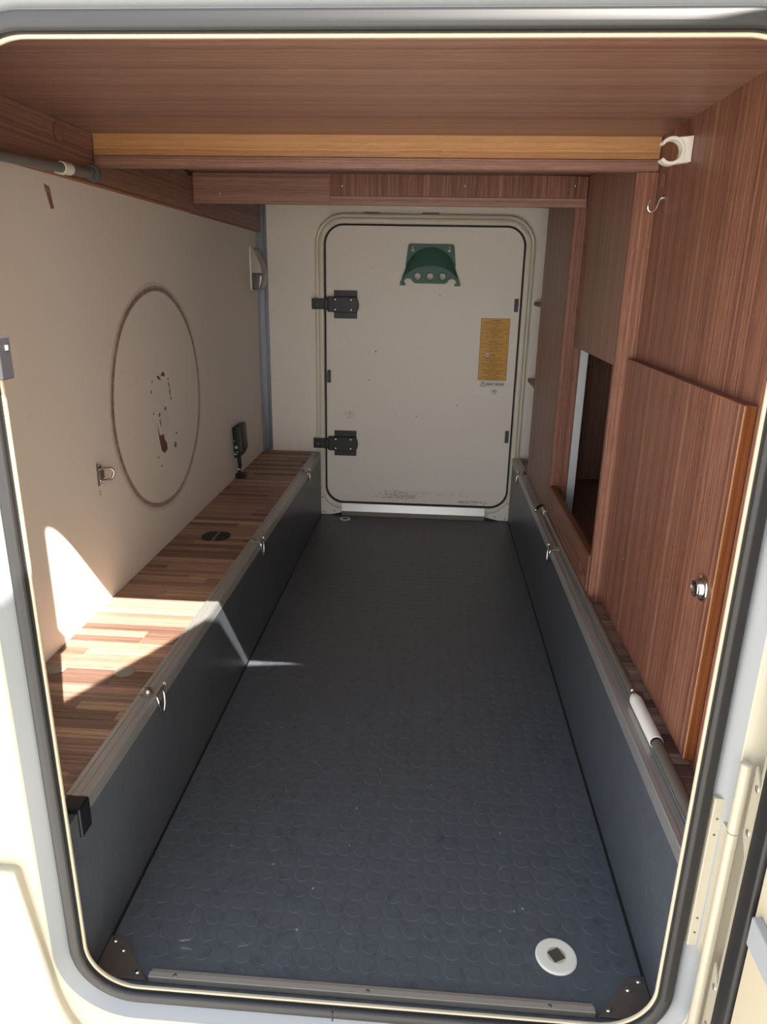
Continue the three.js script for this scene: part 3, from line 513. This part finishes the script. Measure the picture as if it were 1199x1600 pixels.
// ------------------------------------------------------------------ lamp, switch box, tie ring and pipe on the left wall
{
  const g = thing('wall_lamp', 'small wedge-shaped white lamp high on the left wall by the corner profile', 'lamp');
  const z0 = -2.105, z1 = -2.005;
  put('back_plate', box(XL, XL + 0.007, 0.893, 1.043, z0, z1, 0.002), M.white, g);
  const s = new THREE.Shape(); s.moveTo(0.007, 0.0); s.lineTo(0.044, 0.0); s.lineTo(0.040, 0.028); s.lineTo(0.018, 0.078); s.quadraticCurveTo(0.014, 0.088, 0.007, 0.089); s.closePath();
  put('shade', toCreasedNormals(extrude(s, 0, z1 - z0 - 0.004, 0.0015), 0.6).translate(XL, 0.952, z0 + 0.002), new THREE.MeshPhysicalMaterial({ color: 0xb5aaa6, roughness: 0.4 }), g);
  const q = new THREE.Shape(); q.moveTo(0.007, 0); q.lineTo(0.043, 0); q.bezierCurveTo(0.044, -0.03, 0.036, -0.05, 0.026, -0.057); q.lineTo(0.007, -0.057); q.closePath();
  put('lens', toCreasedNormals(extrude(q, 0, z1 - z0 - 0.008, 0.0015), 0.6).translate(XL, 0.951, z0 + 0.004), new THREE.MeshPhysicalMaterial({ color: 0x57534d, roughness: 0.2, clearcoat: 0.5 }), g);
}
{
  const g = thing('switch_box', 'small black control box with a green light low on the left wall', 'control box');
  const zc = -1.675, s = new THREE.Shape();
  s.moveTo(0, 0.115); s.quadraticCurveTo(0.010, 0.125, 0.029, 0.121); s.lineTo(0.033, 0.036); s.lineTo(0.022, 0.012); s.lineTo(0.004, 0.010); s.closePath();
  put('housing', toCreasedNormals(extrude(s, 0, 0.08, 0.002), 0.5).translate(XL + 0.0005, 0.328, zc - 0.08), M.black, g);
  put('indicator', dome(XL + 0.012, 0.376, zc + 0.0002, 0.0068, 0.003, 'z'), new THREE.MeshStandardMaterial({ color: 0x5fae7c, roughness: 0.3 }), g).userData.label = 'green light';
  put('knob_ring', new THREE.TorusGeometry(0.006, 0.0016, 8, 22).translate(XL + 0.012, 0.356, zc + 0.001), M.chrome, g);
  put('knob', dome(XL + 0.012, 0.356, zc, 0.0045, 0.004, 'z'), M.black, g);
  put('button', dome(XL + 0.006, 0.399, zc, 0.003, 0.002, 'z'), M.steel, g);
  put('cable', merge(tube([[XL + 0.016, 0.342, zc - 0.02], [XL + 0.018, 0.31, zc - 0.018], [XL + 0.014, 0.285, zc - 0.02], [XL + 0.02, H + 0.004, zc - 0.02]], 0.006), tube([[XL + 0.014, 0.34, zc - 0.004], [XL + 0.016, 0.315, zc - 0.002], [XL + 0.022, 0.295, zc - 0.008]], 0.0014)), M.black, g);
  put('cable_tie', cyl([XL + 0.015, 0.292, zc - 0.02], [XL + 0.015, 0.298, zc - 0.02], 0.0072), M.white, g);
  put('plug', box(XL + 0.002, XL + 0.036, H + 0.0005, H + 0.016, zc - 0.04, zc - 0.006, 0.004), M.black, g);
}
{
  const g = thing('tie_ring', 'steel folding tie ring bracket on the left wall beside the tyre mark', 'tie ring');
  g.scale.setScalar(0.82); g.position.set(XL * 0.18, 0.543 * 0.18, -0.688 * 0.18);
  const y = 0.543, z = -0.688;
  const s = new THREE.Shape(); s.moveTo(-0.012, -0.030); s.lineTo(0.010, -0.020); s.lineTo(0.010, 0.020); s.lineTo(-0.012, 0.030); s.closePath();
  put('base_plate', extrude(s, 0, 0.003, 0.0006).rotateY(Math.PI / 2).translate(XL + 0.0003, y, z), M.darkSteel, g);
  put('strap', merge(box(XL + 0.003, XL + 0.009, y - 0.013, y + 0.013, z - 0.012, z + 0.012, 0.002)), M.darkSteel, g);
  put('ring', merge(tube([[XL + 0.006, y + 0.014, z + 0.006], [XL + 0.018, y + 0.014, z - 0.006], [XL + 0.026, y + 0.012, z - 0.014], [XL + 0.031, y, z - 0.018], [XL + 0.026, y - 0.014, z - 0.012], [XL + 0.018, y - 0.016, z - 0.004], [XL + 0.006, y - 0.016, z + 0.008]], 0.0032), cyl([XL + 0.006, y - 0.017, z + 0.007], [XL + 0.006, y + 0.015, z + 0.007], 0.003)), M.chrome, g);
  for (const v of [-0.0225, 0.0225]) put('rivet', dome(XL + 0.0033, y + v, z + 0.003, 0.003, 0.002, 'x'), M.chrome, g);
}
{
  const g = thing('clothes_rail', 'grey metal pipe with end flange under the ceiling on the left', 'pipe');
  const a = [-0.650, 1.1140, -0.722], b = [-0.650, 1.081, -0.03];
  put('pipe', cyl(a, b, 0.0085), new THREE.MeshStandardMaterial({ color: 0x83817f, roughness: 0.45, metalness: 0.5 }), g);
  put('end_flange', merge(cyl([-0.650, 1.1142, -0.732], [-0.650, 1.1140, -0.720], 0.0148, 0.0148, 26), cyl([-0.650, 1.1140, -0.722], [-0.650, 1.1135, -0.708], 0.012, 0.010, 22)), new THREE.MeshStandardMaterial({ color: 0x6d6e70, roughness: 0.5, metalness: 0.5 }), g);
  put('clip', merge(box(-0.6648, -0.655, 1.100, 1.118, -0.637, -0.607, 0.003), cyl([-0.650, 1.1101, -0.637], [-0.650, 1.1086, -0.607], 0.0104, 0.0104, 20)), M.white, g);
}
// ------------------------------------------------------------------ discs and vent on the left bench
{
  const disc = new THREE.MeshStandardMaterial({ color: 0x8d867c, roughness: 0.5 });
  const pf = [[0, 0.0016], [0.013, 0.0016], [0.0145, 0.0022], [0.0172, 0.0018], [0.018, 0.0002]];
  for (const [x, z, l] of [[-0.527, -0.390, 'round grey cover disc in the middle of the left bench top'], [-0.652, -0.388, 'round grey cover disc at the wall, near end of left bench'], [-0.645, -1.751, 'round grey cover disc beside the black control box']]) single('cover_disc', lathe(pf).translate(x, H + 0.0002, z), disc, l, 'cover disc', 'cover discs on the left bench');
  const v = thing('floor_vent', 'dark oval vent split by a bar in the left bench top', 'vent');
  const dark = new THREE.MeshStandardMaterial({ color: 0x2b2624, roughness: 0.7 });
  for (const s of [-1, 1]) {
    const k = new THREE.Shape(); k.moveTo(0.004, -0.036); k.lineTo(0.012, -0.036); k.bezierCurveTo(0.03, -0.034, 0.038, -0.02, 0.038, 0); k.bezierCurveTo(0.038, 0.02, 0.03, 0.034, 0.012, 0.036); k.lineTo(0.004, 0.036); k.closePath();
    const gg = extrude(k, 0, 0.0012, 0.0003); if (s < 0) gg.rotateZ(Math.PI); gg.rotateX(-Math.PI / 2); put('grille', gg.translate(-0.573, H + 0.0003, -1.095), dark, v);
  }
  put('bar', box(-0.5765, -0.5695, H + 0.0002, H + 0.0018, -1.133, -1.057, 0.0006), M.darkSteel, v);
}
// ------------------------------------------------------------------ lashing rings on the edge rails
function lashing(x, z, s, label) { // s: +1 ring hangs towards +x
  const g = thing('lashing_ring', label, 'lashing ring', 'lashing rings on the bench rails'); g.position.set(x, H, z); g.scale.x = s;
  put('foot', merge(lathe([[0, 0.012], [0.006, 0.012], [0.007, 0.0105], [0.0105, 0.0065], [0.012, 0.004]]).translate(-0.016, 0.0, 0), box(-0.026, 0.004, 0.0042, 0.0065, -0.0115, 0.0115, 0.001)), M.steel, g);
  put('screw', dome(-0.016, 0.0115, 0, 0.0042, 0.002, 'y'), M.darkSteel, g);
  put('pivot', cyl([0.0045, 0.0052, -0.014], [0.0045, 0.0052, 0.014], 0.0026), M.darkSteel, g);
  put('ring', tube([[0.0045, 0.0052, 0.011], [0.007, -0.002, 0.0125], [0.0085, -0.018, 0.011], [0.0085, -0.031, 0.006], [0.0085, -0.035, 0], [0.0085, -0.031, -0.006], [0.0085, -0.018, -0.011], [0.007, -0.002, -0.0125], [0.0045, 0.0052, -0.011]], 0.0022, 48), M.chrome, g);
  put('pin', merge(cyl([0.0045, 0.006, -0.013], [0.0045, 0.006, -0.026], 0.0012), dome(0, 0, 0, 0.0026, 0.0026, 'z').rotateX(Math.PI).translate(0.0045, 0.006, -0.026)), M.chrome, g);
}
lashing(XF, -0.325, 1, 'largest steel lashing ring, nearest the entrance on left rail');
lashing(XF, -1.059, 1, 'steel lashing ring on left rail beside the dark vent');
lashing(XF, -1.79, 1, 'small steel lashing ring at the far end of left rail');
lashing(XR, -1.095, -1, 'steel lashing ring on right rail, nearest the entrance there');
lashing(XR, -1.862, -1, 'small steel lashing ring at the far end of right rail');
// ------------------------------------------------------------------ rod lying on the right bench
{
  const g = thing('support_rod', 'long grey metal rod with white sleeve on the right bench', 'rod');
  const p = (z) => [0.3580 + (z + 0.3) * 0.004, H + 0.0154, z], grey = new THREE.MeshStandardMaterial({ color: 0x8b857b, roughness: 0.4, metalness: 0.65 });
  put('thin_tube', cyl(p(-1.37), p(-0.37), 0.0068), grey, g);
  put('thick_tube', cyl(p(-0.26), p(-0.032), 0.0082), grey, g);
  put('sleeve', merge(cyl(p(-0.372), p(-0.362), 0.008, 0.0105), cyl(p(-0.362), p(-0.250), 0.0105)), M.white, g);
  put('sleeve_ring', cyl(p(-0.2502), p(-0.246), 0.0092, 0.0086), M.black, g);
  put('snap_button', dome(p(-0.385)[0] - 0.001, H + 0.0212, -0.385, 0.004, 0.004, 'y'), M.chrome, g);
  put('end_joint', merge(cyl(p(-1.40), p(-1.365), 0.009), new THREE.SphereGeometry(0.0095, 18, 12).translate(...p(-1.405))), M.steel, g);
  const br = put('end_bracket', merge(tube([[XR + 0.002, H + 0.010, -1.415], [XR + 0.006, H + 0.017, -1.42], [XR + 0.016, H + 0.022, -1.424], [XR + 0.024, H + 0.020, -1.418], [XR + 0.026, H + 0.012, -1.41]], 0.004)), M.black, g);
  put('bracket_ball', new THREE.SphereGeometry(0.0055, 16, 12).translate(XR - 0.001, H + 0.0105, -1.413), M.chrome, br);
}
// ------------------------------------------------------------------ clip and hook on the right panel
{
  const g = thing('pole_clip', 'white plastic C-shaped pole clip on the right panel', 'clip');
  const s = new THREE.Shape(), R = 0.021, r = 0.0155, a0 = 2.55, a1 = -2.45;
  s.absarc(0, 0, R, a0, a1, true); s.absarc(0, 0, r, a1, a0, false); s.closePath();
  const gg = extrude(s, -0.010, 0.010, 0.0015);
  put('jaw', toCreasedNormals(gg, 0.5).translate(0.366, 1.139, -0.60), M.white, g);
  const b = new THREE.Shape(); b.moveTo(0.006, 0.0195); b.lineTo(0.0315, 0.022); b.lineTo(0.0315, -0.016); b.lineTo(0.008, -0.019); b.quadraticCurveTo(0.024, -0.008, 0.019, 0.004); b.quadraticCurveTo(0.016, 0.014, 0.006, 0.0195); 
  put('mount', toCreasedNormals(extrude(b, -0.009, 0.009, 0.0015), 0.5).translate(0.366, 1.139, -0.60), M.white, g);
}
{
  const g = thing('steel_hook', 'small bright steel hook below the white clip on the right panel', 'hook');
  put('hook', tube([[0.398, 1.084, -0.722], [0.3945, 1.083, -0.7225], [0.391, 1.073, -0.723], [0.388, 1.064, -0.7235], [0.381, 1.0605, -0.724], [0.3755, 1.064, -0.7245], [0.3745, 1.072, -0.7245], [0.3775, 1.080, -0.7245]], 0.0022, 50), M.chrome, g);
  put('base', cyl([0.398, 1.084, -0.722], [0.396, 1.084, -0.722], 0.0048), M.chrome, g);
}
// ------------------------------------------------------------------ floor fittings
{
  const g = thing('floor_drain', 'white round drain ring with dark square hole near the entrance', 'drain', 'drain rings in the floor'); g.position.set(0.2125, 0, -0.112);
  put('flange', lathe([[0.011, 0.0022], [0.016, 0.0026], [0.027, 0.0030], [0.0295, 0.0022], [0.030, 0.0]], 40), M.cap, g);
  put('collar', new THREE.CylinderGeometry(0.0135, 0.0135, 0.0012, 24).translate(0, 0.0024, 0), new THREE.MeshStandardMaterial({ color: 0xb9b5aa, roughness: 0.6 }), g);
  put('hole', box(-0.0095, 0.0095, 0.0024, 0.0038, -0.0095, 0.0095, 0.001).rotateY(0.5), new THREE.MeshStandardMaterial({ color: 0x4d4638, roughness: 0.7 }), g);
  const f = thing('floor_drain', 'small round drain ring in the floor below the far door', 'drain', 'drain rings in the floor'); f.position.set(-0.337, 0, -2.06);
  put('flange', lathe([[0.011, 0.0022], [0.018, 0.0026], [0.022, 0.0022], [0.0225, 0.0]], 32), M.cap, f);
  put('hole', new THREE.CylinderGeometry(0.011, 0.011, 0.002, 22).translate(0, 0.0013, 0), M.darkGrey, f);
}
{
  const t = thing('threshold_strip', 'worn aluminium threshold strip along the entrance edge of the floor', 'threshold');
  put('strip', merge(box(-0.362, 0.250, 0.001, 0.0115, -0.032, -0.0225, 0.001), box(-0.362, 0.250, 0.001, 0.006, -0.040, -0.031, 0.001)), new THREE.MeshStandardMaterial({ color: 0xa8a39a, roughness: 0.5, metalness: 0.35, roughnessMap: brushed }), t);
  for (const x of [-0.325, -0.056, 0.19]) put('screw', dome(x, 0.0112, -0.0275, 0.003, 0.0015, 'y'), M.darkSteel, t);
  for (const s of [-1, 1]) {
    const x = s < 0 ? XF : XR, k = -s;
    const p = thing('corner_plate', s < 0 ? 'dull metal corner plate with screws at the left end of threshold' : 'dull metal corner plate with screws at the right end of threshold', 'corner plate', 'corner plates of the threshold');
    const q = new THREE.Shape(); q.moveTo(x + k * 0.001, 0.024); q.lineTo(x + k * 0.001, 0.088); q.lineTo(x + k * 0.022, 0.086); q.lineTo(x + k * 0.030, 0.078); q.lineTo(x + k * 0.070, 0.033); q.lineTo(x + k * 0.078, 0.024); q.closePath();
    put('plate', extrude(q, 0, 0.0022, 0.0005).rotateX(-Math.PI / 2).translate(0, 0.0012, 0), M.darkSteel, p);
    for (const [u, v] of [[0.028, 0.066], [0.062, 0.034], [0.010, 0.080]]) put('screw', dome(x + k * u, 0.0032, -v, 0.0046, 0.0032, 'y'), M.chrome, p);
  }
}
// small catch on the left side of the entrance
{
  const g = thing('door_catch', 'grey plastic catch at the left side of the entrance', 'catch');
  put('body', box(-0.446, -0.4195, 0.834, 0.875, -0.004, 0.0165, 0.0015), new THREE.MeshStandardMaterial({ color: 0x39373b, roughness: 0.6 }), g);
  put('tooth', box(-0.4215, -0.4185, 0.862, 0.867, 0.002, 0.006, 0.0005), M.white, g);
}
// ------------------------------------------------------------------ open entrance door and its hinge on the right
{
  const d = structure('door_2', 'cream entrance door swung fully open at the right');
  const x = 0.3615;
  const leafGeo = extrude(rrect(0.036, 0.815, -0.035, 1.17, 0.05), 0, 0.032, 0.003).rotateY(-Math.PI / 2).translate(x + 0.032, 0, 0);
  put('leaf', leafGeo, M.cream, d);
  const D = { x0: 0.086, x1: 0.765, y0: 0.015, y1: 1.12, r: 0.05 };
  put('door_seal', ring(D, 0.0, 0.029, 0, 0.009, 0.003, 3).rotateY(-Math.PI / 2).translate(x + 0.0005, 0, 0), M.rubber, d);
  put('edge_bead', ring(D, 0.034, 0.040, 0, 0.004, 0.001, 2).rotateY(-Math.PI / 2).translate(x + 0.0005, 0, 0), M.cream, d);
  put('inner_panel', extrude(rrect(0.088, 0.763, 0.017, 1.118, 0.045), 0, 0.004, 0.001).rotateY(-Math.PI / 2).translate(x + 0.0005, 0, 0), M.lip, d);
  put('grey_stop', box(x - 0.014, x - 0.003, 0.285, 0.322, 0.100, 0.16, 0.002), new THREE.MeshStandardMaterial({ color: 0x9a9da0, roughness: 0.5 }), d);
}
{
  const h = new THREE.Group(); h.name = 'hinge'; scene.getObjectByName('door_2').add(h); h.userData.label = 'long cream painted hinge with three knuckles';
  const hx = 0.3488, hz = 0.029, r = 0.0062, cream = M.cream;
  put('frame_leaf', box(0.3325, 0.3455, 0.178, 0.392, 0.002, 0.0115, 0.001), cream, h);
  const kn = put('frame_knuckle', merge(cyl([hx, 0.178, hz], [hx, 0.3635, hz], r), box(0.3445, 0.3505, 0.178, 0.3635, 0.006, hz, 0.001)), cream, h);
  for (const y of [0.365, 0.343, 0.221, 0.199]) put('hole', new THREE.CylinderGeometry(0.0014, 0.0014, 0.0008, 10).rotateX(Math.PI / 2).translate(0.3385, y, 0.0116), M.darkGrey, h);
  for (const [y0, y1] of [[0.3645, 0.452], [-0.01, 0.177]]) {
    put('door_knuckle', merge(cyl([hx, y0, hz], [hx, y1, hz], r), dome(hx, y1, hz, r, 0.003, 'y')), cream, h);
    const s = new THREE.Shape(); s.moveTo(0.031, y0 + 0.002); s.lineTo(0.050, y0 - 0.030); s.lineTo(0.053, y0 - 0.032); s.lineTo(0.053, y1 - 0.026); s.lineTo(0.031, y1); s.closePath();
    put('door_leaf', extrude(s, 0, 0.003, 0.0006).rotateY(-Math.PI / 2).translate(x0(), 0, 0), cream, h);
    for (const v of y0 > 0 ? [0.374, 0.431] : [0.09, 0.15]) put('screw', dome(x0() - 0.003, v, 0.0415, 0.0042, 0.0016, '-x'), M.steel, h);
  }
  function x0() { return 0.3612; }
}
renderer.render(scene, camera);
